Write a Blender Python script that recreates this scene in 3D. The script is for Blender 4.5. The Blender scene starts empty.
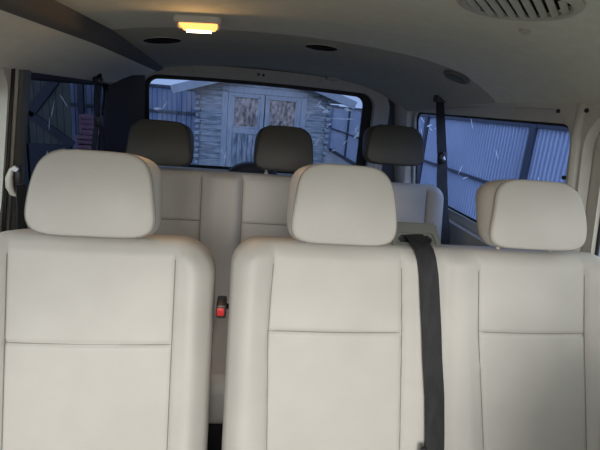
import bpy, bmesh, math, random
from mathutils import Vector, Matrix
random.seed(7)
S = bpy.context.scene
COL = S.collection
PI = math.pi

# ------------------------------------------------------------------ materials
def nt(name):
    m = bpy.data.materials.new(name); m.use_nodes = True
    t = m.node_tree; b = t.nodes['Principled BSDF']
    return m, t, b

def plain(name, col, rough=0.6, metal=0.0, spec=0.5):
    m, t, b = nt(name)
    b.inputs['Base Color'].default_value = (*col, 1)
    b.inputs['Roughness'].default_value = rough
    b.inputs['Metallic'].default_value = metal
    b.inputs['Specular IOR Level'].default_value = spec
    return m

def textured(name, c1, c2, scale=20, rough=0.6, bump=0.1, bscale=None, stretch=(1, 1, 1), spec=0.4, detail=4, metal=0):
    m, t, b = nt(name)
    tc = t.nodes.new('ShaderNodeTexCoord'); mp = t.nodes.new('ShaderNodeMapping')
    mp.inputs['Scale'].default_value = stretch
    n = t.nodes.new('ShaderNodeTexNoise'); n.inputs['Scale'].default_value = scale; n.inputs['Detail'].default_value = detail
    r = t.nodes.new('ShaderNodeValToRGB')
    r.color_ramp.elements[0].position = 0.35; r.color_ramp.elements[1].position = 0.65
    r.color_ramp.elements[0].color = (*c1, 1); r.color_ramp.elements[1].color = (*c2, 1)
    t.links.new(tc.outputs['Object'], mp.inputs['Vector']); t.links.new(mp.outputs['Vector'], n.inputs['Vector'])
    t.links.new(n.outputs['Fac'], r.inputs['Fac']); t.links.new(r.outputs['Color'], b.inputs['Base Color'])
    if bump:
        n2 = t.nodes.new('ShaderNodeTexNoise'); n2.inputs['Scale'].default_value = bscale or scale * 4; n2.inputs['Detail'].default_value = 3
        t.links.new(mp.outputs['Vector'], n2.inputs['Vector'])
        bp = t.nodes.new('ShaderNodeBump'); bp.inputs['Strength'].default_value = bump; bp.inputs['Distance'].default_value = 0.004
        t.links.new(n2.outputs['Fac'], bp.inputs['Height']); t.links.new(bp.outputs['Normal'], b.inputs['Normal'])
    b.inputs['Roughness'].default_value = rough; b.inputs['Specular IOR Level'].default_value = spec
    b.inputs['Metallic'].default_value = metal
    return m

def glass(name, tint, refl=0.015):
    m = bpy.data.materials.new(name); m.use_nodes = True
    t = m.node_tree; t.nodes.clear()
    o = t.nodes.new('ShaderNodeOutputMaterial'); mx = t.nodes.new('ShaderNodeMixShader')
    tr = t.nodes.new('ShaderNodeBsdfTransparent'); gl = t.nodes.new('ShaderNodeBsdfGlossy')
    tr.inputs['Color'].default_value = (*tint, 1); gl.inputs['Roughness'].default_value = 0.03
    mx.inputs['Fac'].default_value = refl
    t.links.new(tr.outputs[0], mx.inputs[1]); t.links.new(gl.outputs[0], mx.inputs[2]); t.links.new(mx.outputs[0], o.inputs['Surface'])
    return m

def emit(name, col, strength):
    m, t, b = nt(name)
    b.inputs['Base Color'].default_value = (*col, 1)
    b.inputs['Emission Color'].default_value = (*col, 1)
    b.inputs['Emission Strength'].default_value = strength
    return m

LEATHER = textured('cream_leather', (.478, .460, .424), (.508, .490, .452), 9, .52, .10, 420, spec=.35)
PIPE = plain('seam_thread', (.25, .235, .21), .8)
PIPE_W = plain('pale_piping', (.42, .39, .33), .6)
HEADLINER = textured('grey_headliner', (.555, .565, .485), (.595, .605, .52), 30, .95, .15, 600, spec=.1)
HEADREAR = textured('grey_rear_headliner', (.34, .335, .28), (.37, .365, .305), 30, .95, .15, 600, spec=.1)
DUCTM = textured('overhead_panel_grey', (.63, .63, .56), (.67, .67, .60), 25, .8, .08, 500, spec=.2)
BANDM = plain('dark_grey_edge', (.085, .085, .08), .8)
BODY = textured('painted_body_grey', (.48, .465, .41), (.52, .505, .45), 14, .33, .03, spec=.5)
GREYP = textured('grey_plastic', (.33, .325, .30), (.36, .355, .33), 40, .55, .05, spec=.4)
NAVYTR = plain('dark_trim', (.022, .024, .035), .6)
BLACK = plain('black_plastic', (.012, .012, .014), .45)
RUBBER = plain('black_rubber', (.008, .008, .01), .7)
VOID = plain('speaker_mesh_dark', (.012, .009, .007), .9, spec=.1)
WEB = textured('black_webbing', (.010, .010, .011), (.022, .022, .024), 60, .6, .4, 900, (1, 1, .15), spec=.4)
BEZEL = plain('grey_bezel', (.095, .10, .09), .5)
RED = plain('red_button', (.45, .02, .02), .4)
CHROME = plain('bright_metal', (.75, .75, .78), .18, 1)
CREAMP = plain('cream_plastic', (.48, .45, .39), .45)
FLOORM = textured('dark_floor_mat', (.02, .021, .026), (.035, .036, .042), 60, .85, .3, 300)
VENTM = plain('vent_plastic', (.36, .36, .30), .5)
GLASS_R = glass('rear_tinted_glass', (.41, .50, .68))
GLASS_S = glass('side_tinted_glass', (.52, .64, .90))
GLASS_L = glass('dark_tinted_glass', (.27, .32, .42))
GLASS_C = glass('clear_side_glass', (.80, .85, .88))
PALE_MARK = bpy.data.materials.new('pale_translucent'); PALE_MARK.use_nodes = True  # pale translucent streaks set on the window panes
_t = PALE_MARK.node_tree; _t.nodes.clear()
_o = _t.nodes.new('ShaderNodeOutputMaterial'); _a = _t.nodes.new('ShaderNodeAddShader'); _d = _t.nodes.new('ShaderNodeBsdfDiffuse'); _l = _t.nodes.new('ShaderNodeBsdfTranslucent')
_d.inputs['Color'].default_value = (.2, .2, .2, 1); _l.inputs['Color'].default_value = (.79, .79, .79, 1)
_t.links.new(_d.outputs[0], _a.inputs[0]); _t.links.new(_l.outputs[0], _a.inputs[1]); _t.links.new(_a.outputs[0], _o.inputs['Surface'])
LAMPH = plain('lamp_housing', (.62, .58, .50), .4)
LENS = emit('warm_lens', (1.0, .46, .12), 1.1)
BULB = emit('warm_bulb', (1.0, .80, .50), 6)
GROUND = textured('earth_and_gravel', (.30, .28, .25), (.46, .43, .39), 3, .95, .6, 12)
FENCE = textured('ribbed_steel_grey_blue', (.37, .41, .50), (.43, .47, .56), 1.2, .5, 0, spec=.3)
FPOST = plain('dark_steel_post', (.03, .035, .05), .6)
FNAVY = textured('dark_blue_sheet', (.16, .20, .29), (.20, .24, .33), 1.5, .6, 0)
FRAIL = plain('dark_sheet_rail', (.03, .04, .06), .6)
TIMBER = textured('weathered_grey_timber', (.17, .19, .205), (.45, .47, .48), 6, .85, .3, 30, (1.2, 1.2, 14), spec=.2, detail=8)
TIMBER_V = textured('weathered_door_timber', (.30, .33, .36), (.42, .44, .46), 6, .85, .3, 30, (14, 14, 1.2), spec=.2, detail=8)
PEEL = textured('peeling_door_boards', (.13, .16, .19), (.44, .46, .48), 5, .85, .2, 20, (9, 9, 1.5), spec=.2, detail=6)
FASCIA = textured('pale_fascia', (.30, .32, .34), (.36, .38, .40), 5, .8, .1)
ROOFM = textured('roof_felt', (.20, .22, .26), (.28, .30, .34), 20, .9, .2)
PANE = textured('brown_shed_pane', (.04, .028, .024), (.46, .36, .31), 16, .35, 0, None, (1.6, 1.6, .8), spec=.5, detail=7)
GNAVY = plain('navy_gate_paint', (.028, .032, .048), .6)
OLIVE = textured('olive_gate_boards', (.085, .095, .085), (.12, .13, .115), 4, .8, .1)
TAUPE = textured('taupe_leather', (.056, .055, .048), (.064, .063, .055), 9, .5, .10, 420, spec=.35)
PINK = textured('faded_pink_crate', (.42, .22, .30), (.50, .30, .38), 6, .7, .1)

# ------------------------------------------------------------------ helpers
def wloc(o):
    v = Vector((0, 0, 0))
    while o: v += o.location; o = o.parent
    return v

def obj(name, bm, mat, parent=None, smooth=True, recalc=True, loc=None):
    """link a bmesh (world coordinates) as one mesh object"""
    if recalc: bmesh.ops.recalc_face_normals(bm, faces=bm.faces)
    org = wloc(parent) if parent else Vector(loc or (0, 0, 0))
    if org.length: bmesh.ops.translate(bm, verts=bm.verts, vec=-org)
    me = bpy.data.meshes.new(name); bm.to_mesh(me); bm.free()
    for p in me.polygons: p.use_smooth = smooth
    if smooth:
        try: me.set_sharp_from_angle(angle=math.radians(42))
        except Exception: pass
    o = bpy.data.objects.new(name, me); COL.objects.link(o)
    if mat: me.materials.append(mat)
    if parent: o.parent = parent
    elif loc: o.location = loc
    return o

def thing(name, label, cat, loc=(0, 0, 0), group=None):
    o = bpy.data.objects.new(name, None); COL.objects.link(o); o.empty_display_size = .05
    o.location = loc; tag(o, label, cat, group); return o

def tag(o, label, cat, group=None):
    o['label'] = label; o['category'] = cat
    if group: o['group'] = group
    return o

def struct(o):
    o['kind'] = 'structure'; return o

def box(bm, c, d, bev=0.0, rot=None, seg=2):
    r = bmesh.ops.create_cube(bm, size=1)
    vs = r['verts']
    M = Matrix.Translation(c) @ (rot.to_4x4() if rot else Matrix()) @ Matrix.Diagonal((*d, 1))
    bmesh.ops.transform(bm, matrix=M, verts=vs)
    if bev:
        es = {e for v in vs for e in v.link_edges}
        bmesh.ops.bevel(bm, geom=list(es), offset=bev, segments=seg, affect='EDGES', profile=.5)
    return bm

def tube(bm, pts, r, n=8, cap=True):
    pts = [Vector(p) for p in pts]; rings = []
    up = None
    for i, p in enumerate(pts):
        t = (pts[min(i + 1, len(pts) - 1)] - pts[max(i - 1, 0)]).normalized()
        if up is None:
            up = Vector((0, 0, 1)) if abs(t.z) < .9 else Vector((1, 0, 0))
        a = (up - t * up.dot(t)).normalized(); up = a; b = t.cross(a)
        rr = r[i] if isinstance(r, (list, tuple)) else r
        rings.append([bm.verts.new(p + (a * math.cos(2 * PI * k / n) + b * math.sin(2 * PI * k / n)) * rr) for k in range(n)])
    for i in range(len(rings) - 1):
        for k in range(n):
            bm.faces.new((rings[i][k], rings[i][(k + 1) % n], rings[i + 1][(k + 1) % n], rings[i + 1][k]))
    if cap:
        bm.faces.new(rings[0]); bm.faces.new(rings[-1])
    return bm

def ribbon(bm, pts, width, axis, th=.0016):
    """flat webbing strap along pts, width direction axis (vector, or one per point)"""
    pts = [Vector(p) for p in pts]; rings = []
    for i, p in enumerate(pts):
        t = (pts[min(i + 1, len(pts) - 1)] - pts[max(i - 1, 0)]).normalized()
        ax = Vector(axis[i] if isinstance(axis, list) else axis)
        a = (ax - t * ax.dot(t)).normalized(); n = t.cross(a)
        w = (width[i] if isinstance(width, (list, tuple)) else width) / 2
        rings.append([bm.verts.new(p + a * sx * w + n * sy * th) for sx, sy in ((-1, -1), (1, -1), (1, 1), (-1, 1))])
    for i in range(len(rings) - 1):
        for k in range(4):
            bm.faces.new((rings[i][k], rings[i][(k + 1) % 4], rings[i + 1][(k + 1) % 4], rings[i + 1][k]))
    bm.faces.new(rings[0]); bm.faces.new(rings[-1])
    return bm

def rrect(cx, cz, hw, hh, rt, rb=None, n=8):
    rb = rt if rb is None else rb
    out = []
    for sx, sz, r, a0 in ((1, 1, rt, 0), (-1, 1, rt, PI / 2), (-1, -1, rb, PI), (1, -1, rb, 1.5 * PI)):
        for k in range(n + 1):
            a = a0 + PI / 2 * k / n
            out.append((cx + sx * (hw - r) + r * math.cos(a), cz + sz * (hh - r) + r * math.sin(a)))
    return out

def plate(outer, holes, th, name='plate'):
    """filled 2-D outline with holes, thickness th: bmesh in (u, v, w)"""
    cu = bpy.data.curves.new(name, 'CURVE'); cu.dimensions = '2D'; cu.fill_mode = 'BOTH'; cu.extrude = th / 2
    for pts in [outer] + holes:
        sp = cu.splines.new('POLY'); sp.points.add(len(pts) - 1); sp.use_cyclic_u = True
        for p, q in zip(sp.points, pts): p.co = (q[0], q[1], 0, 1)
    o = bpy.data.objects.new(name, cu); COL.objects.link(o)
    dg = bpy.context.evaluated_depsgraph_get(); me = bpy.data.meshes.new_from_object(o.evaluated_get(dg))
    bm = bmesh.new(); bm.from_mesh(me)
    bpy.data.objects.remove(o); bpy.data.curves.remove(cu); bpy.data.meshes.remove(me)
    bmesh.ops.remove_doubles(bm, verts=bm.verts, dist=1e-5)
    return bm

def ring_loft(rings, cap0=True, cap1=True):
    bm = bmesh.new(); R = [[bm.verts.new(p) for p in r] for r in rings]; n = len(R[0])
    for i in range(len(R) - 1):
        for k in range(n):
            bm.faces.new((R[i][k], R[i][(k + 1) % n], R[i + 1][(k + 1) % n], R[i + 1][k]))
    if cap0: bm.faces.new(R[0])
    if cap1: bm.faces.new(R[-1])
    return bm

def lathe_ellipse(c, rx, ry, prof, xax, yax, zax, n=40):
    """rings of (scale, height) around c in the plane xax / yax, height along zax"""
    return [[Vector(c) + xax * rx * s * math.cos(2 * PI * k / n) + yax * ry * s * math.sin(2 * PI * k / n) + zax * h for k in range(n)] for s, h in prof]

# ------------------------------------------------------------------ seat building
def seat_frame(y0, z0, ang):
    a = math.radians(ang)
    up = Vector((0, math.sin(a), math.cos(a))); fw = Vector((0, -math.cos(a), math.sin(a)))   # fw points to the front of the van
    def P(x, s, d=0.0): return Vector((x, y0, z0)) + up * s + fw * d
    return P, up, fw

def interp(tab, s):
    tab = sorted(tab)
    if s <= tab[0][0]: return tab[0][1]
    for (a, u), (b, v) in zip(tab, tab[1:]):
        if s <= b: return u + (v - u) * (s - a) / (b - a)
    return tab[-1][1]

def smooth(e): e = max(0, min(1, e)); return e * e * (3 - 2 * e)

def lines(lo, hi, n, extra, fine=.0035):
    """grid coordinates, denser near the ends and near the seams"""
    L = [lo + (hi - lo) * i / n for i in range(n + 1)]
    for e in extra: L += [e + fine * k for k in range(-4, 5)]
    for k in range(8):
        d = .06 * (k / 8) ** 1.8; L += [lo + d, hi - d]
    L = sorted(v for v in L if lo <= v <= hi); out = [L[0]]
    for v in L[1:]:
        if v - out[-1] > .0022: out.append(v)
    out[-1] = hi
    return out

def pad_mesh(P, x0, x1, s0, s1, D, R, r, disp, nx, ns, xe, se, Rb=.05):
    """upholstered slab: rounded outline radius R, edge rounding r, front relief disp(x, s) (metres forward)"""
    cx, cs, hw, hs = (x0 + x1) / 2, (s0 + s1) / 2, (x1 - x0) / 2, (s1 - s0) / 2
    X = lines(x0, x1, nx, xe); Z = lines(s0, s1, ns, se)
    def m2(x, s):
        px, ps = x - cx, s - cs; RR = R if ps > 0 else Rb
        qx = max(-(hw - RR), min(hw - RR, px)); qs = max(-(hs - RR), min(hs - RR, ps))
        vx, vs = px - qx, ps - qs; m = max(abs(vx), abs(vs)); l = math.hypot(vx, vs)
        if l > 1e-9: vx, vs = vx / l * m, vs / l * m
        e = RR - math.hypot(vx, vs) if l > 1e-9 else RR
        e = min(e, hw - abs(px) if l < 1e-9 else e)
        e = min(RR - math.hypot(vx, vs), 9) if l > 1e-9 else min(hw - abs(px), hs - abs(ps))
        return cx + qx + vx, cs + qs + vs, max(0, e)
    bm = bmesh.new(); F = []; B = []
    for s in Z:
        rf = []; rb = []
        for x in X:
            xx, ss, e = m2(x, s)
            q = 0 if e >= r else r - math.sqrt(max(0, r * r - (r - e) ** 2))
            k = smooth(e / r)
            rf.append(bm.verts.new(P(xx, ss, -q + disp(xx, ss) * k)))
            rb.append(bm.verts.new(P(xx, ss, -D + q)))
        F.append(rf); B.append(rb)
    nz, nxx = len(Z), len(X)
    for G in (F, B):
        for i in range(nz - 1):
            for j in range(nxx - 1):
                try: bm.faces.new((G[i][j], G[i][j + 1], G[i + 1][j + 1], G[i + 1][j]))
                except ValueError: pass
    edge = [(0, j) for j in range(nxx)] + [(i, nxx - 1) for i in range(1, nz)] + [(nz - 1, j) for j in range(nxx - 2, -1, -1)] + [(i, 0) for i in range(nz - 2, 0, -1)]
    for (a, b), (c, d) in zip(edge, edge[1:] + edge[:1]):
        bm.faces.new((F[a][b], F[c][d], B[c][d], B[a][b]))
    return bm

def groove(dist, w=.0040, g=.0036): return -g * math.exp(-(dist / w) ** 2)

def headrest(parent, P, cx, s0, s1, hw, top=.86, D=.095, mat=LEATHER, shift=0.0):
    """padded headrest: flat face leaning back at the top, gusset at the sides, piped face seam, two posts"""
    cs, hh = (s0 + s1) / 2, (s1 - s0) / 2
    def ringpts(sc, d, face, n=72):
        out = []
        for i in range(n):
            a = 2 * PI * i / n; c_, s_ = math.cos(a), math.sin(a)
            e = 4.2 if s_ > 0 else 5.5                                       # rounder at the top than at the bottom
            q = (abs(c_) ** e + abs(s_) ** e) ** (-1 / e)
            u, v = c_ * q * hw * sc, s_ * q * hh * sc
            k = (v + hh) / (2 * hh)
            wx_ = 1 - (1 - top) * .55 * k ** 1.6 - face * .13 * k - .03 * (1 - k) ** 4
            bow = .010 * (1 - (v / hh) ** 2) + .009 * (1 - (u / hw) ** 2)       # the face is convex
            lean = -.016 * k ** 2                                            # top rolls back
            dd = d * (.40 + .60 * k) if d < 0 else d
            out.append(P(cx + u * wx_, cs + v, dd + bow * face + lean * (.3 + .7 * face) + shift))
        return out
    rings = [ringpts(t_, .006, 1) for t_ in (.02, .15, .3, .45, .6, .7, .8, .87, .92)]
    rings += [ringpts(.95, .0055, 1), ringpts(.965, .004, 1), ringpts(.975, .001, 1)]
    pipe = ringpts(.980, .0005, 1)
    rings += [ringpts(.980, -.002, .97), ringpts(.988, -.007, .85), ringpts(.996, -.018, .5), ringpts(1.0, -.032, .15), ringpts(.997, -.048, 0), ringpts(.98, -.064, 0), ringpts(.945, -.078, 0),
              ringpts(.88, -.088, 0), ringpts(.75, -.095, 0), ringpts(.5, -.1, 0), ringpts(.25, -.101, 0), ringpts(.02, -.1015, 0)]
    h = obj('headrest', ring_loft(rings), mat, parent)
    # piping along the two sides of the face, running on over the top edge
    n = len(pipe)
    for idx in ([i % n for i in range(-11, 13)], [i for i in range(24, 48)]):
        bm = bmesh.new(); tube(bm, [pipe[i] for i in idx], .0017, 6, True); obj('piping', bm, PIPE if mat is LEATHER else BLACK, h)
    for sx in (-1, 1):
        bm = bmesh.new(); tube(bm, [P(cx + sx * .062, s0 + .03, -.04), P(cx + sx * .062, s0 - .09, -.04)], .005, 10)
        obj('headrest_post', bm, CREAMP if mat is LEATHER else GREYP, h)
        bm = bmesh.new()
        a, b = P(cx + sx * .062, .020 if mat is LEATHER else .012, -.04), P(cx + sx * .062, -.02, -.04)
        tube(bm, [a, b], [.008, .011], 14)
        obj('post_sleeve', bm, CREAMP, h)
    return h

def seam_tube(parent, P, pts, r=.0008):
    bm = bmesh.new(); tube(bm, [P(*p) for p in pts], r, 6); return obj('seam', bm, PIPE, parent)

def cushion(parent, x0, x1, y0, y1, z, th, splits=()):
    """seat cushion: same slab laid flat"""
    def Q(x, s, d=0): return Vector((x, s, z + d))
    def disp(x, s):
        v = .012 * math.cos((x - (x0 + x1) / 2) / (x1 - x0) * PI * .9)
        for sp in splits: v += groove(x - sp, .006, .008)
        return v
    return obj('seat_cushion', pad_mesh(Q, x0, x1, y0, y1, th, .05, .035, disp, 30, 24, list(splits), []), LEATHER, parent)

def seat_base(parent, x0, x1, y0, y1, z1):
    bm = bmesh.new(); box(bm, ((x0 + x1) / 2, (y0 + y1) / 2, z1 / 2), (x1 - x0, y1 - y0, z1), .015)
    obj('seat_base', bm, RUBBER, parent)

# ------------------------------------------------------------------ the middle single seat
def single_seat():
    t = thing('single_seat', 'cream leather single seat with one large headrest, left of the double seat', 'seat', (-.378, .5, 0))
    P, up, fw = seat_frame(.84, .93, 13)
    L = [(-.6, -.526), (.02, -.528)]; Rr = [(-.6, -.228), (.02, -.228)]; hs = -.186
    def disp(x, s):
        xl, xr = interp(L, s), interp(Rr, s); v = 0
        inside = xl < x < xr
        v += .016 * (smooth((xl + .012 - x) / .05) + smooth((x - xr + .012) / .05))        # side bolsters stand proud
        if inside: v += .006 * math.sin(PI * (x - xl) / (xr - xl)) * (1 if s < hs else .7)
        v += groove(x - xl) + groove(x - xr)
        if inside: v += groove(s - hs, .004, .004)
        v += groove(s - (-.002), .005, .0012)
        v += .0025 * math.sin(s * 21 + x * 9) * smooth((x - xr) / .03)                    # slack leather on the bolster
        return v
    b = obj('backrest', pad_mesh(P, -.606, -.154, -.60, .020, .13, .075, .040, disp, 60, 60, [-.527, -.228], [hs, -.002]), LEATHER, t)
    seam_tube(b, P, [(interp(L, s), s, disp(interp(L, s), s) + .0015) for s in [x * .02 - .56 for x in range(28)] if s < .004])
    seam_tube(b, P, [(interp(Rr, s), s, disp(interp(Rr, s), s) + .0015) for s in [x * .02 - .56 for x in range(28)] if s < .004])
    seam_tube(b, P, [(x, hs, disp(x, hs) + .0015) for x in [-.526 + .298 * k / 16 for k in range(17)]])
    headrest(t, P, -.3815, .016, .180, .1225, .87)
    cushion(t, -.60, -.155, .26, .74, .46, .14)
    seat_base(t, -.56, -.19, .32, .74, .335)
single_seat()

def unseen_front_seat():  # unseen seat behind the camera, added to shade the lower double seat
    t = thing('unseen_front_seat', 'unseen cream leather front passenger seat added to shade the double seat', 'seat', (.55, -.35, 0))
    P, up, fw = seat_frame(-.06, .93, 13)
    def disp(x, s): return .016 * smooth((abs(x - .56) - .15) / .05)
    obj('backrest', pad_mesh(P, .335, .785, -.60, .020, .13, .062, .040, disp, 24, 24, [], []), LEATHER, t)
    headrest(t, P, .56, .016, .180, .1225, .87)
    cushion(t, .335, .785, -.64, -.16, .46, .14)
    seat_base(t, .37, .75, -.58, -.16, .335)
unseen_front_seat()

# ------------------------------------------------------------------ the middle double seat
DP, DUP, DFW = seat_frame(.84, .93, 13)
def double_seat():
    t = thing('double_seat', 'cream leather double seat with two headrests and a black belt down its middle', 'seat', (.3, .5, 0))
    P = DP
    s1 = [(-.6, -.026), (-.39, -.033), (-.16, -.043), (.02, -.038)]
    s2 = [(-.6, .255), (-.4, .247), (-.15, .235), (.02, .223)]
    s3 = [(-.6, .455), (-.4, .436), (-.15, .405), (.02, .394)]
    s4 = [(-.6, .700), (-.4, .680), (-.14, .651), (.0, .640), (.02, .630)]
    hs = -.155; hm = -.150
    def disp(x, s):
        a, b, c, d = (interp(q, s) for q in (s1, s2, s3, s4)); v = 0
        v += .016 * smooth((a + .012 - x) / .05) + .016 * smooth((x - d + .012) / .05)
        if b - .01 < x < c + .01:                                                        # two soft bolsters with a valley between them
            m = .323 + (s + .1) * -.05
            v += .012 * smooth((x - b) / .04) * smooth((c - x) / .04) - .010 * math.exp(-((x - m) / .016) ** 2)
        v += sum(groove(x - q) for q in (a, b, c, d))
        if a < x < b: v += .006 * math.sin(PI * (x - a) / (b - a)) + groove(s - hs, .004, .004)
        if c < x < d: v += .006 * math.sin(PI * (x - c) / (d - c)) + groove(s - hm, .004, .004)
        v += .0030 * math.exp(-((x - a - .004) / .01) ** 2 - ((s - hs) / .012) ** 2)      # pucker where the seams meet
        return v
    b = obj('backrest', pad_mesh(P, -.123, .735, -.60, .027, .13, .060, .040, disp, 100, 60, [-.038, .232, .250, .397, .420, .445, .645, .670, .695], [hs]), LEATHER, t)
    sl = [x * .02 - .56 for x in range(28)]
    for q in (s1, s2, s3, s4):
        seam_tube(b, P, [(interp(q, s), s, disp(interp(q, s), s) + .0015) for s in sl if s < .004])
    seam_tube(b, P, [(x, hs, disp(x, hs) + .0015) for x in [-.042 + .276 * k / 16 for k in range(17)]])
    seam_tube(b, P, [(x, hm, disp(x, hm) + .0015) for x in [.406 + .244 * k / 16 for k in range(17)]])
    headrest(t, P, .0985, .022, .186, .1155, .87)
    headrest(t, P, .520, .030, .181, .1195, .87)
    cushion(t, -.115, .725, .26, .74, .46, .14, (.31,))
    seat_base(t, -.09, .70, .32, .74, .335)
    # belt guide let into the top between the headrests
    X = Vector((1, 0, 0))
    bm = bmesh.new()
    o = [(-.062, -.030), (.062, -.030), (.047, .034), (-.043, .034)]
    h = [(-.040, -.010), (-.036, .006), (.034, .006), (.040, -.010)]
    bm = plate(o, [h], .022)
    bmesh.ops.bevel(bm, geom=[e for e in bm.edges if len(e.link_faces) == 2 and e.calc_face_angle(0) > 1], offset=.004, segments=2, affect='EDGES')
    c = P(.266, .040, -.045); rot = Matrix.Rotation(math.radians(62), 3, 'X')
    bmesh.ops.transform(bm, matrix=Matrix.Translation(c) @ rot.to_4x4(), verts=bm.verts)
    g = obj('belt_guide', bm, BEZEL, t)
    bm = bmesh.new(); box(bm, c + Vector((0, .016, -.006)), (.088, .012, .03), .002)
    obj('guide_slot', bm, RUBBER, g)
    bm = bmesh.new(); box(bm, c + Vector((0, .012, -.032)), (.122, .055, .03), .006)
    obj('guide_foot', bm, RUBBER, g)
    return t
DOUBLE = double_seat()

def middle_belt():
    P = DP
    t = thing('seat_belt', 'black seat belt coming over the top of the double seat and hanging down its front', 'seat belt', P(.29, 0, .01))
    tab = [(.048, .262, -.040), (.040, .265, -.026), (.032, .267, -.012), (.020, .270, .002), (.002, .273, .010), (-.03, .277, .017), (-.08, .282, .020),
           (-.14, .289, .021), (-.20, .295, .021), (-.28, .305, .022), (-.36, .311, .022), (-.45, .316, .022), (-.54, .318, .024)]
    bm = bmesh.new(); ribbon(bm, [P(x, s, d) for s, x, d in tab], .041, (1, 0, 0))
    obj('webbing', bm, WEB, t)
    bm = bmesh.new(); box(bm, P(.284, -.415, .026), (.014, .012, .075), .005)
    obj('belt_stop', bm, BLACK, t)
middle_belt()

def buckle(seat):
    c = Vector((-.1375, .865, .800))
    bm = bmesh.new(); box(bm, c, (.020, .05, .030), .004); o = obj('belt_buckle', bm, BLACK, seat)
    bm = bmesh.new(); box(bm, c + Vector((-.001, -.026, .002)), (.015, .008, .017), .002); r = obj('release_button', bm, RED, o); r['label'] = 'red release button'
    bm = bmesh.new(); tube(bm, [c + Vector((0, 0.02, -.005)), c + Vector((.02, .06, -.03)), Vector((-.075, .985, .70)), Vector((-.07, .98, .35)), Vector((-.05, .78, .20))], .006, 8); obj('buckle_stalk', bm, BLACK, o)
buckle(DOUBLE)

# ------------------------------------------------------------------ rear bench
def rear_bench():
    t = thing('rear_bench', 'three place cream leather bench below the rear window with three headrests', 'bench', (0, 1.35, 0))
    P, up, fw = seat_frame(1.66, .95, 12)
    seams = [-.555, -.250, -.101, .195, .330, .613]; hs = -.180
    def disp(x, s):
        v = sum(groove(x - q, .005, .005) for q in seams)
        for a, b in ((-.25, -.101), (.195, .330)): v += .020 * smooth((x - a) / .045) * smooth((b - x) / .02)
        v += .016 * smooth((-.545 - x) / .05) + .016 * smooth((x - .603) / .05)
        for a, b in ((-.555, -.25), (-.101, .195), (.33, .613)):
            if a < x < b: v += .006 * math.sin(PI * (x - a) / (b - a)) + groove(s - hs, .004, .004)
        return v
    b = obj('backrest', pad_mesh(P, -.650, .696, -.56, .008, .12, .060, .035, disp, 110, 40, seams, [hs]), LEATHER, t)
    sl = [x * .03 - .5 for x in range(17)]
    for q in seams: seam_tube(b, P, [(q, s, disp(q, s) + .0015) for s in sl if s < -.01], .0013)
    for x0, x1 in ((-.555, -.25), (-.101, .195), (.33, .613)):
        seam_tube(b, P, [(x0 + (x1 - x0) * k / 12, hs, disp(x0 + (x1 - x0) * k / 12, hs) + .0015) for k in range(13)], .0012)
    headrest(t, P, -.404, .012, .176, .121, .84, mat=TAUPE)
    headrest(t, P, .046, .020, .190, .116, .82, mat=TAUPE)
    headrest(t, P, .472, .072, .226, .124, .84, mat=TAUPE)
    cushion(t, -.645, .69, 1.08, 1.56, .46, .14, (-.175, .262))
    seat_base(t, -.60, .65, 1.14, 1.56, .335)
rear_bench()

# ------------------------------------------------------------------ van shell
def cz(x, y): return 1.42 - .1147 * x * x - .508 * abs(x) ** 6 - max(0, y - 1.5) * .05
def cnorm(x, y):
    e = 1e-3
    return Vector((-(cz(x + e, y) - cz(x - e, y)) / (2 * e), -(cz(x, y + e) - cz(x, y - e)) / (2 * e), 1)).normalized() * -1   # points down

def wx(z): return .735 + (1.28 - z) * .135

def ceiling():
    bm = bmesh.new(); xs = [-.745 + 1.49 * i / 60 for i in range(61)]
    ys = [-.45, -.2, .1, .4, .7, 1.0, 1.2, 1.35, 1.45, 1.485, 1.495, 1.500, 1.505, 1.515, 1.56, 1.7, 1.9, 2.1, 2.3, 2.45]
    G = [[bm.verts.new((x, y, cz(x, y) + (.005 if abs(y - 1.5) < .003 else 0))) for x in xs] for y in ys]
    T = [[bm.verts.new((x, y, cz(x, y) + .03)) for x in xs] for y in ys]
    for A in (G, T):
        for i in range(len(ys) - 1):
            for j in range(len(xs) - 1): bm.faces.new((A[i][j], A[i][j + 1], A[i + 1][j + 1], A[i + 1][j]))
    n, m = len(ys), len(xs)
    ed = [(0, j) for j in range(m)] + [(i, m - 1) for i in range(1, n)] + [(n - 1, j) for j in range(m - 2, -1, -1)] + [(i, 0) for i in range(n - 2, 0, -1)]
    for (a, b), (c, d) in zip(ed, ed[1:] + ed[:1]): bm.faces.new((G[a][b], G[c][d], T[c][d], T[a][b]))
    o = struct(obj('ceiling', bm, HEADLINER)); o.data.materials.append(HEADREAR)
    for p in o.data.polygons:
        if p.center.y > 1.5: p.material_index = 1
ceiling()

bm = bmesh.new(); box(bm, (0, .55, -.03), (1.72, 3.9, .06)); struct(obj('floor', bm, FLOORM, None, False))

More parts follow.
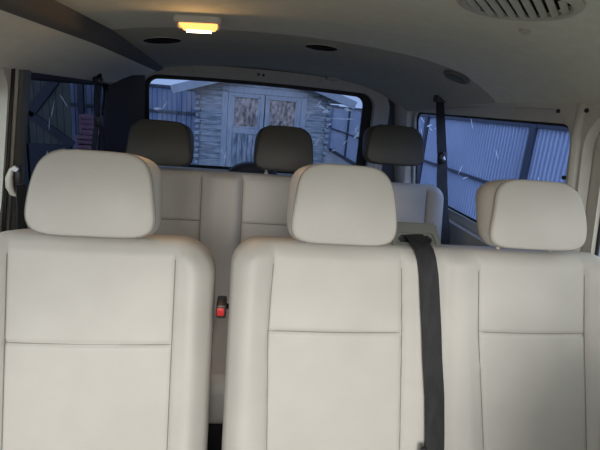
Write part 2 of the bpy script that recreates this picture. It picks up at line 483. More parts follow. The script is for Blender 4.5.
def side(sg, rear0, rear1, mid0, mid1):
    """body side: skin with recessed window openings, tilted inwards above the waist"""
    nm = 'wall_right' if sg > 0 else 'wall_left'
    def place(bm, off):
        for v in bm.verts:
            u, z, w = v.co
            v.co = (sg * (wx(z) + off + w), u, z)
        return bm
    ztop, zbot = 1.30, .70
    outer = [(-.20, zbot), (2.50, zbot), (2.50, ztop), (-.20, ztop)]
    zc, zh = 1.02, .245
    bm = plate(outer, [rrect((rear0 + rear1) / 2, zc, (rear1 - rear0) / 2 + .035, zh, .095), rrect((mid0 + mid1) / 2, zc, (mid1 - mid0) / 2 + .03, zh, .10)], .030)
    place(bm, .015)
    w = struct(obj(nm, bm, BODY, None, True))
    bm = plate(outer, [rrect((rear0 + rear1) / 2, 1.02, (rear1 - rear0) / 2, .206, .045), rrect((mid0 + mid1) / 2, 1.02, (mid1 - mid0) / 2 - .005, .21, .06)], .016)
    place(bm, .040)
    obj('window_flange', bm, BODY if sg > 0 else NAVYTR, w)
    # lower side panel and wheel-house level
    bm = bmesh.new()
    pr = [(wx(.70), .70), (wx(.70) + .012, .60), (.835, .45), (.84, 0)]
    A = [[bm.verts.new((sg * x, y, z)) for x, z in pr] for y in (-1.35, 2.50)]
    B = [[bm.verts.new((sg * (x + .05), y, z)) for x, z in pr] for y in (-1.35, 2.50)]
    for k in range(3):
        bm.faces.new((A[0][k], A[0][k + 1], A[1][k + 1], A[1][k])); bm.faces.new((B[0][k], B[0][k + 1], B[1][k + 1], B[1][k]))
    for i in (0, 1):
        for k in range(3): bm.faces.new((A[i][k], A[i][k + 1], B[i][k + 1], B[i][k]))
    bm.faces.new((A[0][0], A[1][0], B[1][0], B[0][0])); bm.faces.new((A[0][3], A[1][3], B[1][3], B[0][3]))
    obj('lower_panel', bm, BODY, w)
    # glass
    def pane(name, y0, y1, mat):
        bm = plate(rrect((y0 + y1) / 2, 1.02, (y1 - y0) / 2 + .02, .225, .05), [], .004); place(bm, .052)
        g = struct(obj(name, bm, mat, None, False))
        bm = plate(rrect((y0 + y1) / 2, 1.02, (y1 - y0) / 2 + .004, .210, .05), [rrect((y0 + y1) / 2, 1.02, (y1 - y0) / 2 - .012, .198, .04)], .006); place(bm, .0465)
        obj('window_seal', bm, RUBBER, g)
        return g
    g1 = pane('window_3' if sg > 0 else 'window_2', rear0, rear1, GLASS_S if sg > 0 else GLASS_L)
    g2 = pane('window_5' if sg > 0 else 'window_4', mid0, mid1, GLASS_C)
    return w, g1
WR, GR = side(1, 1.150, 2.335, -.10, 1.035)
WL, GL = side(-1, 1.465, 2.41, -.10, 1.330)

# pillar strip: rounded upright between the two side windows
def pillar(n, sg, y, w, mat, bulge=.010, off=.012):
    bm = bmesh.new(); rings = []
    for k in range(17):
        z = .72 + (1.30 - .72) * k / 16
        fl = .006 * smooth((k - 12) / 4); tp = 1 - smooth((k - 13) / 3)
        rings.append([(sg * (wx(z) - off * tp - bulge * tp * math.sin(PI * a / 8)), y - w / 2 - fl + (w + 2 * fl) * a / 8, z) for a in range(9)] + [(sg * (wx(z) + .004), y + w / 2 + fl, z), (sg * (wx(z) + .004), y - w / 2 - fl, z)])
    struct(obj(n, ring_loft(rings), mat))
pillar('trim_1', 1, 1.086, .022, BODY, .008, .010)
pillar('trim_2', -1, 1.400, .010, BODY, .003, .003)
bm = bmesh.new(); tube(bm, [(-wx(.72 + .05 * k) + .003, 1.376, .72 + .05 * k) for k in range(12)], .005, 8); struct(obj('trim_7', bm, RUBBER))

bm = bmesh.new(); rings = []
for k in range(9):
    z = .72 + .54 * k / 8
    rings.append([(-wx(z) - .005, 1.414, z), (-wx(z) + .010, 1.418, z), (-wx(z) + .012, 1.45, z), (-wx(z) + .004, 1.482, z), (-wx(z) - .03, 1.485, z), (-wx(z) - .03, 1.414, z)])
struct(obj('trim_6', ring_loft(rings), BEZEL))
# screws in the right body side
for y, z in ((1.172, 1.258), (1.066, 1.262), (2.44, 1.275), (1.12, 1.085)):
    bm = bmesh.new(); x = wx(z) - .004
    tube(bm, [(x + .006, y, z), (x - .001, y, z)], .0055, 10); obj('screw', bm, BLACK, WR)

# overhead duct along the left of the roof
def duct():
    bm = bmesh.new(); rings = []
    for k in range(24):
        y = -.45 + 2.90 * k / 23; dz = -max(0, y - 1.5) * .025
        pr = [(-.532, 1.374), (-.5385, 1.346), (-.5445, 1.339), (-.556, 1.333), (-.60, 1.313), (-.66, 1.288), (-.70, 1.266), (-.728, 1.245), (-.755, 1.241), (-.765, 1.275), (-.70, 1.345), (-.60, 1.385)]
        rings.append([(x, y, z + dz * (1 if z > 1.30 else .3)) for x, z in pr])
    o = struct(obj('trim_3', ring_loft(rings), DUCTM))
    bm = bmesh.new(); rings = []
    for k in range(24):
        y = -.45 + 2.90 * k / 23; dz = -max(0, y - 1.5) * .025
        pr = [(-.508, 1.384), (-.520, 1.350), (-.529, 1.3425), (-.548, 1.3345), (-.556, 1.336), (-.540, 1.36), (-.515, 1.392)]
        rings.append([(x, y, z + dz) for x, z in pr])
    obj('duct_edge', ring_loft(rings), BANDM, o)
duct()

# dark trim over the rear left corner post
bm = bmesh.new(); rings = []
for k in range(9):
    z = .70 + .59 * k / 8
    rings.append([(-wx(z) - .01, 2.335, z), (-wx(z) + .010, 2.345, z), (-wx(z) + .055, 2.385, z), (-.640 - .02 * (1 - k / 8), 2.42, z), (-.605 - .012 * (1 - k / 8), 2.434, z), (-wx(z) - .01, 2.437, z)])
struct(obj('trim_4', ring_loft(rings), NAVYTR))
# grey corner post at the rear right
bm = bmesh.new(); rings = []
for k in range(9):
    z = .60 + .70 * k / 8
    rings.append([(wx(z) + .01, 2.37, z), (wx(z) - .018, 2.385, z), (wx(z) - .035, 2.42, z), (wx(z) - .04, 2.45, z), (wx(z) + .01, 2.455, z)])
struct(obj('trim_5', ring_loft(rings), GREYP))

# rear: body surround, tailgate with its window
def rear():
    n = 24
    top = [(x, cz(x, 2.46) + .02) for x in [.80 - 1.6 * k / n for k in range(n + 1)]]
    top = [(x, max(z, 1.10)) for x, z in top]
    outer = [(-.86, -.02), (.86, -.02)] + top
    bm = plate(outer, [rrect(-.02, .80, .655, .520, .12, .06)], .03)
    for v in bm.verts: u, z, w = v.co; v.co = (u, 2.470 + w, z)
    struct(obj('wall_rear', bm, NAVYTR, None, False))
    # tailgate inner panel, its upper edge bowed like the roof
    def outl(hw, zt, zb, r, cx=-.02, bow=.030):
        return [(x, z + (bow * (1 - (abs(x - cx) / hw) ** 2.0) if z > (zt + zb) / 2 else 0)) for x, z in dens(rrect(cx, (zt + zb) / 2, hw, (zt - zb) / 2, r, .06))]
    def dens(p):
        out = []
        for a, b in zip(p, p[1:] + p[:1]):
            k = max(1, int(math.hypot(b[0] - a[0], b[1] - a[1]) / .06))
            out += [(a[0] + (b[0] - a[0]) * i / k, a[1] + (b[1] - a[1]) * i / k) for i in range(k)]
        return out
    bm = plate(outl(.690, 1.338, .02, .12), [outl(.606, 1.296, .835, .075, -.02, .012)], .045)
    for v in bm.verts: u, z, w = v.co; v.co = (u, 2.462 + w, z)
    d = struct(obj('door_1', bm, GREYP, None, True))
    bm = plate(outl(.600 + .02, 1.312, .82, .08, -.02, .012), [outl(.565, 1.276, .850, .045, -.033, .014)], .008)
    for v in bm.verts: u, z, w = v.co; v.co = (u, 2.492 + w, z)
    bm2 = plate(outl(.615, 1.31, .825, .07, -.02, .012), [], .004)
    for v in bm2.verts: u, z, w = v.co; v.co = (u, 2.504 + w, z)
    g = struct(obj('window_1', bm2, GLASS_R, None, False))
    obj('window_frame', bm, RUBBER, g)
    for x, z in ((-.045, 1.343), (-.020, 1.341)):
        bm = bmesh.new(); tube(bm, [(x, 2.442, z), (x, 2.4375, z)], .007, 10); obj('screw', bm, BLACK, d)
    return g
RG = rear()

# front: low bulkhead below the open windscreen, behind the camera
bm = bmesh.new(); box(bm, (0, -1.36, .38), (1.70, .04, .80), .01); struct(obj('wall_front', bm, BODY))

def flake(bm, c, L, W, ang, mapf, n=7):
    """irregular thin pale mark: a ragged streak of length L, width W"""
    pts = []
    for k in range(n):
        t = -1 + 2 * k / (n - 1); w = W * (1 - t * t) * random.uniform(.4, 1.1) + .0006
        pts.append((t * L / 2, w / 2, -w / 2 * random.uniform(.4, 1)))
    ca, sa = math.cos(ang), math.sin(ang)
    top = []; bot = []
    for t, a, b in pts:
        top.append(bm.verts.new(mapf(c[0] + t * ca - a * sa, c[1] + t * sa + a * ca)))
        bot.append(bm.verts.new(mapf(c[0] + t * ca - b * sa, c[1] + t * sa + b * ca)))
    for k in range(n - 1): bm.faces.new((top[k], top[k + 1], bot[k + 1], bot[k]))

bm = bmesh.new(); mf = lambda a, b: (a, 2.4985, b)
for c, L, W, g in (((.31, 1.205), .05, .016, -.3), ((.335, 1.185), .045, .014, .1), ((.29, 1.225), .04, .006, .9), ((.235, 1.15), .055, .005, 1.1), ((.43, 1.155), .14, .005, .06),
                   ((.455, 1.205), .045, .014, -.2), ((.525, 1.075), .06, .018, .8), ((.515, 1.105), .05, .012, 1.2), ((.30, 1.02), .05, .004, 1.1), ((.345, 1.10), .03, .003, .8), ((.46, 1.03), .03, .003, .9),
                   ((.40, .98), .03, .003, .3), ((-.555, 1.128), .05, .009, .05), ((-.52, 1.15), .05, .004, 1.0), ((-.20, .90), .065, .006, 1.5), ((-.215, .93), .03, .004, 1.9), ((-.04, 1.145), .055, .006, 1.5), ((.36, 1.12), .02, .008, .2)):
    flake(bm, c, L, W * 1.7, g, mf)
obj('pale_streaks', bm, PALE_MARK, RG, False, False)
bm = bmesh.new(); mf = lambda a, b: (wx(b) + .0485, a, b)
for c, L, W, g in (((2.27, 1.19), .06, .006, .5), ((2.18, 1.165), .07, .006, -.2), ((2.16, 1.15), .04, .004, .3), ((2.28, 1.13), .03, .004, 1.2), ((2.05, 1.155), .12, .003, .05), ((1.83, 1.00), .06, .003, -.9), ((1.78, .975), .05, .003, -.3),
                   ((1.75, 1.20), .05, .003, 1.1), ((1.55, 1.10), .04, .003, 1.0), ((1.45, .98), .03, .003, .4), ((1.35, .95), .02, .004, 1.3), ((1.30, 1.05), .02, .003, 1.3)):
    flake(bm, c, L, W * 1.7, g, mf)
obj('pale_streaks', bm, PALE_MARK, GR, False, False)
bm = bmesh.new(); mf = lambda a, b: (-wx(b) - .0485, a, b)
for c, L, W, g in (((1.80, 1.12), .07, .006, 1.3), ((1.78, 1.07), .05, .004, 1.6), ((1.90, 1.15), .10, .004, -.5), ((1.52, 1.09), .02, .006, 0), ((1.50, 1.06), .015, .005, 0), ((2.08, 1.235), .05, .008, .1), ((1.78, .955), .03, .008, 1.4)):
    flake(bm, c, L, W * 1.7, g, mf)
obj('pale_streaks', bm, PALE_MARK, GL, False, False)

# ------------------------------------------------------------------ ceiling fittings
def dome_light():
    c = Vector((-.243, 1.325, cz(-.243, 1.325)))
    t = thing('dome_light', 'lit rectangular dome light with a warm glowing lens on the ceiling', 'ceiling light', c)
    n = cnorm(-.243, 1.325); X = Vector((1, 0, -n.x / n.z * -1 if False else 0)).normalized(); X = (Vector((1, 0, 0)) - n * n.x).normalized(); Y = n.cross(X)
    def R(hw, hh, d, r): return [c + X * u + Y * v + n * d for u, v in rrect(0, 0, hw, hh, r, n=6)]
    obj('lamp_housing', ring_loft([R(.062, .042, -.004, .012), R(.062, .042, .010, .012), R(.059, .039, .015, .011), R(.051, .033, .016, .008), R(.050, .032, .010, .008)], True, True), LAMPH, t)
    obj('lens', ring_loft([R(.049, .031, .012, .008), R(.047, .030, .022, .010), R(.042, .026, .028, .010), R(.030, .016, .030, .008)]), LENS, t)
    for s in (-1, 1):
        bm = bmesh.new(); box(bm, c + X * s * .052 + n * .020, (.006, .03, .012), .002); obj('lens_clip', bm, LAMPH, t)
    bm = bmesh.new(); tube(bm, [c - X * .032 + n * .023, c + X * .032 + n * .023], .0125, 12); obj('bulb', bm, BULB, t)
    l = bpy.data.lights.new('dome_lamp', 'AREA'); l.shape = 'RECTANGLE'; l.size = .08; l.size_y = .04; l.energy = .42; l.color = (1, .55, .20)
    lo = bpy.data.objects.new('dome_lamp', l); COL.objects.link(lo); lo.parent = t; lo.location = n * .05 + Vector((0, -.03, 0))
    lo.rotation_euler = (n + Vector((0, -.9, 0))).normalized().to_track_quat('-Z', 'Y').to_euler()
dome_light()

def round_vent(name, label, cat, x, y, r, mat, slats, ang, dark=VOID, ry=None):
    n = cnorm(x, y); c = Vector((x, y, cz(x, y))) + n * (.003 if abs(x) > .5 else .0005); X = (Vector((1, 0, 0)) - n * n.x).normalized(); Y = n.cross(X)
    ry = ry or r
    t = thing(name, label, cat, c)
    if slats:
        obj('rim', ring_loft(lathe_ellipse(c, r, ry, [(1.0, -.006), (1.0, .004), (.95, .008), (.86, .009), (.82, .005), (.82, -.004)], X, Y, n), False, False), mat, t)
        obj('vent_throat', ring_loft(lathe_ellipse(c, r, ry, [(.83, .0005), (.4, .0008), (.02, .0009)], X, Y, n), False, True), dark, t)
        a = X * math.cos(ang) + Y * math.sin(ang); b = n.cross(a)
        for k in range(slats):
            u = -1 + 2 * (k + .5) / slats; L = math.sqrt(max(0, 1 - u * u)) * .80 * r
            m = Matrix((a, b, n)).transposed()
            bm = bmesh.new(); box(bm, c + b * u * r * .80 + n * .006, (2 * L, r * .80 * 2 / slats * (.62 if slats > 6 else .38), .0025), .0008, m @ Matrix.Rotation(.5, 3, 'X'), 1)
            obj('slat', bm, mat, t)
    else:
        obj('rim', ring_loft(lathe_ellipse(c, r, ry, [(1.03, -.001), (1.03, .002), (1.0, .003), (.97, .002)], X, Y, n), False, False), GREYP, t)
        obj('grille', ring_loft(lathe_ellipse(c, r, ry, [(.98, .001), (.7, .0016), (.3, .002), (.02, .002)], X, Y, n), False, True), dark, t)
    return t
round_vent('ceiling_vent', 'large round slatted air vent in the ceiling at the top right', 'vent', .318, .752, .097, VENTM, 9, 2.3)
round_vent('ceiling_vent', 'small dark slatted air vent in the ceiling above the right rear window', 'vent', .598, 1.530, .046, BEZEL, 5, 2.5)
round_vent('ceiling_speaker', 'round dark speaker in the ceiling beside the lit dome light', 'speaker', -.402, 1.715, .066, VOID, 0, 0)
round_vent('ceiling_speaker', 'round dark speaker in the ceiling over the middle of the rear bench', 'speaker', .143, 1.640, .058, VOID, 0, 0)

c = Vector((.43, .90, cz(.43, .90))); n = cnorm(.43, .9)
bm = bmesh.new(); tube(bm, [c - n * .002, c + n * .004, c + n * .007], [.011, .010, .005], 14)
tag(obj('headliner_clip', bm, VENTM, None, loc=c), 'small pale round fixing clip in the ceiling below the large vent', 'clip')
c = Vector((.337, 2.405, cz(.337, 2.405)))
t = thing('roof_hook', 'small grey hook bracket above the right corner of the rear window', 'hook', c)
bm = bmesh.new(); box(bm, c + Vector((0, 0, -.006)), (.07, .05, .016), .006); obj('hook_plate', bm, GREYP, t)
bm = bmesh.new(); tube(bm, [c + Vector((-.025, -.02, -.010)), c + Vector((0, -.03, -.018)), c + Vector((.025, -.02, -.010))], .005, 8); obj('hook_bar', bm, GREYP, t)

# wiper motor cover under the rear window
bm = bmesh.new(); rings = []
for k, (s, y) in enumerate(((1, 2.44), (1, 2.40), (.95, 2.385), (.8, 2.375))):
    rings.append([(-.045 + .15 * s * math.cos(PI - PI * j / 20) , y, .76 + .135 * s * max(0, math.sin(PI * j / 20)) ** .7) for j in range(21)])
tag(obj('wiper_motor_cover', ring_loft(rings), NAVYTR, None, loc=(-.045, 2.42, .76)), 'dark rounded wiper motor cover at the foot of the rear window', 'wiper cover')

# ------------------------------------------------------------------ side seat belts
def right_belt():
    t = thing('seat_belt', 'black seat belt with shiny tongue hanging in front of the right rear window', 'seat belt', (.70, 1.88, 1.29))
    pts = [(.700, 1.875, 1.300), (.702, 1.874, 1.27), (.712, 1.862, 1.20), (.724, 1.84, 1.10), (.730, 1.825, 1.045), (.730, 1.79, .95), (.728, 1.74, .85), (.724, 1.68, .76), (.722, 1.66, .70)]
    bm = bmesh.new(); ribbon(bm, pts, [.034, .036, .042, .044, .046, .050, .052, .055, .055], (1, .15, 0)); obj('webbing', bm, WEB, t)
    bm = bmesh.new(); box(bm, (.702, 1.876, 1.288), (.05, .05, .035), .008); obj('belt_anchor', bm, BLACK, t)
    bm = bmesh.new(); c = Vector((.722, 1.822, 1.048))
    rings = [[c + Vector((.020 * s * math.cos(a), -.008 - d, .026 * s * math.sin(a))) for a in [2 * PI * k / 20 for k in range(20)]] for s, d in ((.8, -.008), (1, 0), (1, .006), (.8, .012), (.3, .014))]
    o = obj('belt_tongue', ring_loft(rings), BLACK, t)
    bm = bmesh.new(); tube(bm, [c + Vector((-.006, -.024, .004)), c + Vector((.004, -.026, -.008))], [.012, .008], 10); obj('tongue_plate', bm, CHROME, o)
right_belt()

def left_belt():
    t = thing('seat_belt', 'black seat belt looped through its tongue in front of the left rear window', 'seat belt', (-.70, 2.0, 1.24))
    bm = bmesh.new(); ribbon(bm, [(-.700, 2.00, 1.27), (-.705, 2.01, 1.235), (-.722, 2.04, 1.15), (-.728, 2.06, 1.08)], .042, (.75, -.65, 0)); obj('webbing', bm, WEB, t)
    bm = bmesh.new(); ribbon(bm, [(-.728, 2.06, 1.08), (-.732, 2.04, 1.02), (-.736, 2.02, .94), (-.742, 2.0, .85)], .030, (.75, -.65, 0)); obj('webbing', bm, WEB, t)
    bm = bmesh.new(); ribbon(bm, [(-.722, 2.07, 1.08), (-.722, 2.10, 1.02), (-.724, 2.12, .94), (-.728, 2.13, .85)], .026, (.75, -.65, 0)); obj('webbing', bm, WEB, t)
    bm = bmesh.new(); box(bm, (-.722, 2.055, 1.075), (.03, .05, .05), .010); obj('belt_tongue', bm, BLACK, t)
    bm = bmesh.new(); box(bm, (-.704, 2.005, 1.238), (.035, .045, .028), .008); obj('belt_anchor', bm, BLACK, t)
left_belt()

def anchor():
    c = Vector((-.757, 1.365, .932))
    t = thing('belt_anchor_cover', 'cream curved belt anchor on the left pillar beside the single seat headrest', 'belt anchor', c)
    pts = [(.012, .0, .046), (.000, -.002, .036), (-.008, -.003, .012), (-.009, -.003, -.012), (-.003, 0, -.034), (.008, .002, -.040)]
    bm = bmesh.new(); tube(bm, [c + Vector(p) for p in pts], [.004, .007, .010, .0105, .008, .004], 12); obj('cover', bm, CREAMP, t)
    bm = bmesh.new(); box(bm, c + Vector((.014, .006, .022)), (.016, .02, .055), .005); obj('bolt_plate', bm, BLACK, t)
    bm = bmesh.new(); tube(bm, [c + Vector((.014, -.004, .04)), c + Vector((.014, -.012, .04))], .007, 10); obj('bolt', bm, CHROME, t)
    bm = bmesh.new(); ribbon(bm, [c + Vector((.016, .01, -.01)), c + Vector((.006, .02, -.15)), c + Vector((-.03, .03, -.35))], .04, (.2, 1, 0)); obj('webbing', bm, WEB, t)
anchor()

# ------------------------------------------------------------------ outside
GZ = -.57
bm = bmesh.new(); box(bm, (0, 8, GZ - .05), (60, 60, .1)); struct(obj('ground', bm, GROUND, None, False))

def fence(name, label, p0, p1, ztop, posts, rails, pitch, mat, pmat, rmat, side_n):
    p0, p1 = Vector(p0), Vector(p1); d = (p1 - p0).normalized(); Ltot = (p1 - p0).length; nrm = Vector((d.y, -d.x, 0)) * side_n
    t = thing(name, label, 'fence', (p0.x, p0.y, GZ))
    cuts = sorted([0] + list(posts) + [Ltot])
    for a, b in zip(cuts, cuts[1:]):
        if b - a < .05: continue
        bm = bmesh.new(); prof = []
        k = int((b - a) / pitch) + 1
        for i in range(k):
            for f, h in ((0, 0), (.62, 0), (.72, .028), (.90, .028)):
                q = a + (i + f) * pitch
                if q < b: prof.append((q, h))
        prof.append((b, 0))
        A = [bm.verts.new((*(p0 + d * q + nrm * h).xy, GZ + .02)) for q, h in prof]; B = [bm.verts.new((*(p0 + d * q + nrm * h).xy, ztop)) for q, h in prof]
        A2 = [bm.verts.new((*(p0 + d * q + nrm * (h - .004)).xy, GZ + .02)) for q, h in prof]; B2 = [bm.verts.new((*(p0 + d * q + nrm * (h - .004)).xy, ztop)) for q, h in prof]
        for i in range(len(prof) - 1):
            bm.faces.new((A[i], A[i + 1], B[i + 1], B[i])); bm.faces.new((A2[i], A2[i + 1], B2[i + 1], B2[i])); bm.faces.new((B[i], B[i + 1], B2[i + 1], B2[i]))
        obj('panel', bm, mat, t, False)
    ang = math.atan2(d.y, d.x); rot = Matrix.Rotation(ang, 3, 'Z')
    for q in posts:
        c = p0 + d * q + nrm * .04
        bm = bmesh.new(); box(bm, (c.x, c.y, (GZ + ztop + .02) / 2), (.10, .06, ztop + .02 - GZ), .006, rot, 1); obj('post', bm, pmat, t, False)
    for z, h in rails:
        c = p0 + d * Ltot / 2 + nrm * .035
        bm = bmesh.new(); box(bm, (c.x, c.y, z), (Ltot, .04, h), .004, rot, 1); obj('rail', bm, rmat, t, False)
    return t
fence('metal_fence', 'ribbed grey blue steel fence with dark posts seen through the right window', (3.5, 1.2, GZ), (3.5, 18.4, GZ), 1.205, [.72, 4.10, 7.47, 10.85, 14.20], [(1.19, .05), (.33, .045), (GZ + .06, .12)], .078, FENCE, FPOST, FPOST, -1)
fence('metal_fence', 'dark blue ribbed fence behind the shed at the left of the rear window', (-6.5, 8.5, GZ), (.9, 8.5, GZ), 1.315, [1.2, 3.6, 6.0], [(1.30, .05), (.87, .05), (-.2, .05)], .085, FNAVY, FRAIL, FRAIL, 1)
fence('metal_fence', 'far ribbed fence closing the yard behind the shed on the right', (.9, 18.5, GZ), (3.7, 18.5, GZ), 1.25, [1.3], [(1.23, .05), (.4, .05)], .10, FNAVY, FRAIL, FRAIL, 1)

def shed():
    t = thing('garden_shed', 'weathered grey log shed with double glazed doors behind the rear window', 'shed', (.16, 7.2, GZ))
    x0, x1, y0, y1, H = -.70, 1.02, 6.20, 8.20, 1.32; dx0, dx1, dtop = -.335, .665, 1.30
    z0 = GZ + .05; bh = .076
    def boards(bm, a, b, fixed, axis, zz0, zz1, clip=None):
        z = zz0
        while z < zz1 - .01:
            h = min(bh, zz1 - z); m = z + h / 2
            aa, bb = (a, b) if not clip else clip(m)
            if bb - aa > .03:
                c = ((aa + bb) / 2, fixed, m) if axis == 'x' else (fixed, (aa + bb) / 2, m)
                dd = (bb - aa, .045, h - .001) if axis == 'x' else (.045, bb - aa, h - .001)
                box(bm, c, dd, .006, None, 1)
            z += bh
    apex = .16; slope = .31
    for nm, a, b in (('front_wall', x0, dx0), ('front_wall', dx1, x1)):
        bm = bmesh.new(); boards(bm, a, b, y0, 'x', z0, H); obj(nm, bm, TIMBER, t, False)
    bm = bmesh.new(); boards(bm, 0, 0, y0, 'x', H, H + .86 * slope + .02, lambda m: (x0 + (m - H) / slope, x1 - (m - H) / slope)); obj('gable', bm, TIMBER, t, False)
    for x in (x0, x1):
        bm = bmesh.new(); boards(bm, y0, y1, x, 'y', z0, H); obj('side_wall', bm, TIMBER, t, False)
    bm = bmesh.new(); boards(bm, x0, x1, y1, 'x', z0, H); obj('back_wall', bm, TIMBER, t, False)
    for x in (x0, x1):                       # interlocking log ends at the two front corners
        bm = bmesh.new(); z = z0; k = 0
        while z < H - .05:
            box(bm, (x, y0 - .05, z + bh / 2), (.045 if k % 2 else .075, .10, bh * .66), .014, None, 2)
            z += bh / 2 if False else bh; k += 1
        obj('log_ends', bm, TIMBER, t, True)
    for xs in (-1, 1):                       # roof slopes with fascia boards
        e = -.99 if xs < 0 else 1.31
        ze = H + .02 - (abs(e - apex) - .86) * slope
        za = H + .86 * slope + .04
        bm = bmesh.new()
        vs = [(apex, 5.86, za), (e, 5.86, ze), (e, 8.4, ze), (apex, 8.4, za)]
        A = [bm.verts.new(v) for v in vs]; B = [bm.verts.new((v[0], v[1], v[2] + .035)) for v in vs]
        bm.faces.new(A); bm.faces.new(B)
        for i in range(4): bm.faces.new((A[i], A[(i + 1) % 4], B[(i + 1) % 4], B[i]))
        obj('roof_slope', bm, ROOFM, t, False)
        bm = bmesh.new(); L = math.hypot(e - apex, ze - za); a = math.atan2(ze - za, e - apex)
        box(bm, ((e + apex) / 2, 5.85, (ze + za) / 2 - .005), (L, .025, .10), .004, Matrix.Rotation(-a, 3, 'Y'), 1); obj('fascia', bm, FASCIA, t, False)
    bm = bmesh.new()
    box(bm, (dx0 - .02, y0 - .035, (z0 + dtop) / 2), (.075, .05, dtop - z0), .004, None, 1); box(bm, (dx1 + .02, y0 - .035, (z0 + dtop) / 2), (.075, .05, dtop - z0), .004, None, 1)
    box(bm, ((dx0 + dx1) / 2, y0 - .035, dtop + .02), (dx1 - dx0 + .115, .05, .075), .004, None, 1); obj('door_surround', bm, TIMBER_V, t, False)
    mid = (dx0 + dx1) / 2
    for a, b, wa, wb in ((dx0 + .02, mid - .006, -.245, .095), (mid + .006, dx1 - .02, .215, .585)):
        zw0, zw1 = .84, 1.245; zt = dtop - .02
        bm = bmesh.new()
        box(bm, ((a + wa) / 2, y0 - .03, (z0 + zt) / 2), (wa - a, .04, zt - z0), .004, None, 1)
        box(bm, ((wb + b) / 2, y0 - .03, (z0 + zt) / 2), (b - wb, .04, zt - z0), .004, None, 1)
        for q0, q1 in ((zw1, zt), (zw0 - .08, zw0), (z0, z0 + .12)):
            box(bm, ((wa + wb) / 2, y0 - .03, (q0 + q1) / 2), (wb - wa, .04, q1 - q0), .003, None, 1)
        d = obj('door', bm, TIMBER_V, t, False)
        bm = bmesh.new(); n = 5
        for k in range(n): box(bm, (wa + (wb - wa) * (k + .5) / n, y0 - .025, (z0 + .12 + zw0 - .08) / 2), ((wb - wa) / n - .004, .025, zw0 - .2 - z0), .004, None, 1)
        obj('door_boards', bm, PEEL, d, False)
        bm = bmesh.new(); box(bm, ((wa + wb) / 2, y0 - .022, (zw0 + zw1) / 2), (wb - wa, .012, zw1 - zw0)); obj('pane', bm, PANE, d, False)
        bm = bmesh.new()
        for c, dd in ((((wa + wb) / 2, y0 - .055, zw1 - .008), (wb - wa + .03, .014, .022)), (((wa + wb) / 2, y0 - .055, zw0 + .008), (wb - wa + .03, .014, .022)), ((wa + .004, y0 - .055, (zw0 + zw1) / 2), (.022, .014, zw1 - zw0)), ((wb - .004, y0 - .055, (zw0 + zw1) / 2), (.022, .014, zw1 - zw0))):
            box(bm, c, dd, .003, None, 1)
        obj('bead', bm, TIMBER_V, d, False)
    bm = bmesh.new(); box(bm, (mid + .05, y0 - .065, .62), (.02, .03, .12), .005); obj('handle', bm, BLACK, t)
    bm = bmesh.new(); box(bm, (.16, 7.2, GZ + .025), (1.7, 2.0, .05)); obj('base', bm, FPOST, t, False)
shed()

def gate():
    y = 6.6; xa, xb = -3.05, -2.42; z0, z1 = GZ + .03, 1.42
    t = thing('garden_gate', 'dark navy gate with diagonal braces outside the left rear window', 'gate', ((xa + xb) / 2, y, GZ))
    bm = bmesh.new(); n = 7
    for k in range(n): box(bm, (xa + (xb - xa) * (k + .5) / n, y, (z0 + z1) / 2), ((xb - xa) / n - .004, .02, z1 - z0), .003, None, 1)
    obj('boards', bm, OLIVE, t, False)
    def bar(nm, a, b, w):
        a, b = Vector((a[0], y - .03, a[1])), Vector((b[0], y - .03, b[1])); L = (b - a).length; an = math.atan2(b.z - a.z, b.x - a.x)
        bm = bmesh.new(); box(bm, (a + b) / 2, (L, .035, w), .004, Matrix.Rotation(-an, 3, 'Y'), 1); obj(nm, bm, GNAVY, t, False)
    bar('stile', (xa + .03, z0), (xa + .03, z1), .11); bar('brace', (xa + .10, .76), (-2.47, 1.40), .12); bar('brace', (xa + .05, .82), (-2.40, .40), .10)
    bar('bottom_panel', (xa + .05, .08), (xb, .08), .62); bar('rail', (xa, z1), (xb, z1), .06)
gate()

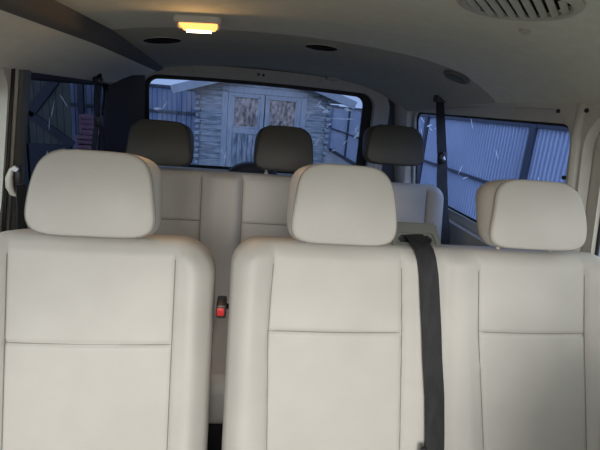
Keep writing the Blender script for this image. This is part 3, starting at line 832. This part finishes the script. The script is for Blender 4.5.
g = 'faded pink crates in a pile'
for lab, x, z in (('faded pink crate at the bottom of the pile outside the left rear window', -2.62, GZ), ('faded pink crate second from the bottom of the pile outside the left window', -2.59, GZ + .33),
                  ('faded pink crate third from the bottom of the pile outside the left window', -2.64, GZ + .66), ('faded pink crate topmost of the pile outside the left rear window', -2.58, GZ + .99)):
    c = Vector((x, 8.0, z)); t = thing('plastic_crate', lab, 'crate', c, g)
    bm = bmesh.new(); w, d, h = .30, .25, .325
    box(bm, c + Vector((0, 0, .012)), (w, d, .024), .006)
    for k in range(4):
        zz = .05 + k * .080
        for s in (-1, 1):
            box(bm, c + Vector((0, s * d / 2, zz)), (w, .012, .055), .004, None, 1); box(bm, c + Vector((s * w / 2, 0, zz)), (.012, d, .055), .004, None, 1)
    for sx in (-1, 1):
        for sy in (-1, 1): box(bm, c + Vector((sx * w / 2, sy * d / 2, h / 2)), (.03, .03, h - .004), .004, None, 1)
    obj('crate_body', bm, PINK, t, False)

# ------------------------------------------------------------------ light
W = bpy.data.worlds.new('overcast'); S.world = W; W.use_nodes = True
nt_ = W.node_tree; bg = nt_.nodes['Background']
tc = nt_.nodes.new('ShaderNodeTexCoord'); sp = nt_.nodes.new('ShaderNodeSeparateXYZ'); rp = nt_.nodes.new('ShaderNodeValToRGB')
nt_.links.new(tc.outputs['Generated'], sp.inputs[0]); nt_.links.new(sp.outputs['Z'], rp.inputs['Fac']); nt_.links.new(rp.outputs['Color'], bg.inputs['Color'])
rp.color_ramp.elements[0].position = 0; rp.color_ramp.elements[0].color = (1.0, .975, .94, 1)
rp.color_ramp.elements[1].position = 1; rp.color_ramp.elements[1].color = (.90, .92, .94, 1)
bg.inputs['Strength'].default_value = 1.0
sun = bpy.data.lights.new('sun', 'SUN'); sun.energy = 1.4; sun.angle = math.radians(22); sun.color = (1, .97, .94)
so = bpy.data.objects.new('sun', sun); COL.objects.link(so)
so.rotation_euler = Vector((.10, 1, -math.tan(math.radians(16)))).to_track_quat('-Z', 'Y').to_euler()

# ------------------------------------------------------------------ camera
cam = bpy.data.cameras.new('camera'); co = bpy.data.objects.new('camera', cam); COL.objects.link(co); S.camera = co
cam.sensor_width = 36; cam.lens = 36 * 450 / 600; cam.clip_start = .02
R_, U_, F_ = Vector((0.9893331, -0.11891634, 0.08413629)), Vector((-0.04936899, 0.26968527, 0.96168215)), Vector((0.13705004, 0.95557771, -0.26093778))
# camera axes: rows are right, up, back
co.matrix_world = Matrix.Translation((-.113, 0, 1.22)) @ Matrix((R_, U_, -F_)).transposed().to_4x4()

S.view_settings.view_transform = 'Standard'; S.view_settings.look = 'None'; S.view_settings.gamma = 1
S.view_settings.use_curve_mapping = False
S.view_settings.exposure = .75
S.cycles.max_bounces = 10; S.cycles.diffuse_bounces = 6; S.cycles.transparent_max_bounces = 12
S.cycles.use_denoising = True; S.cycles.sample_clamp_indirect = 4
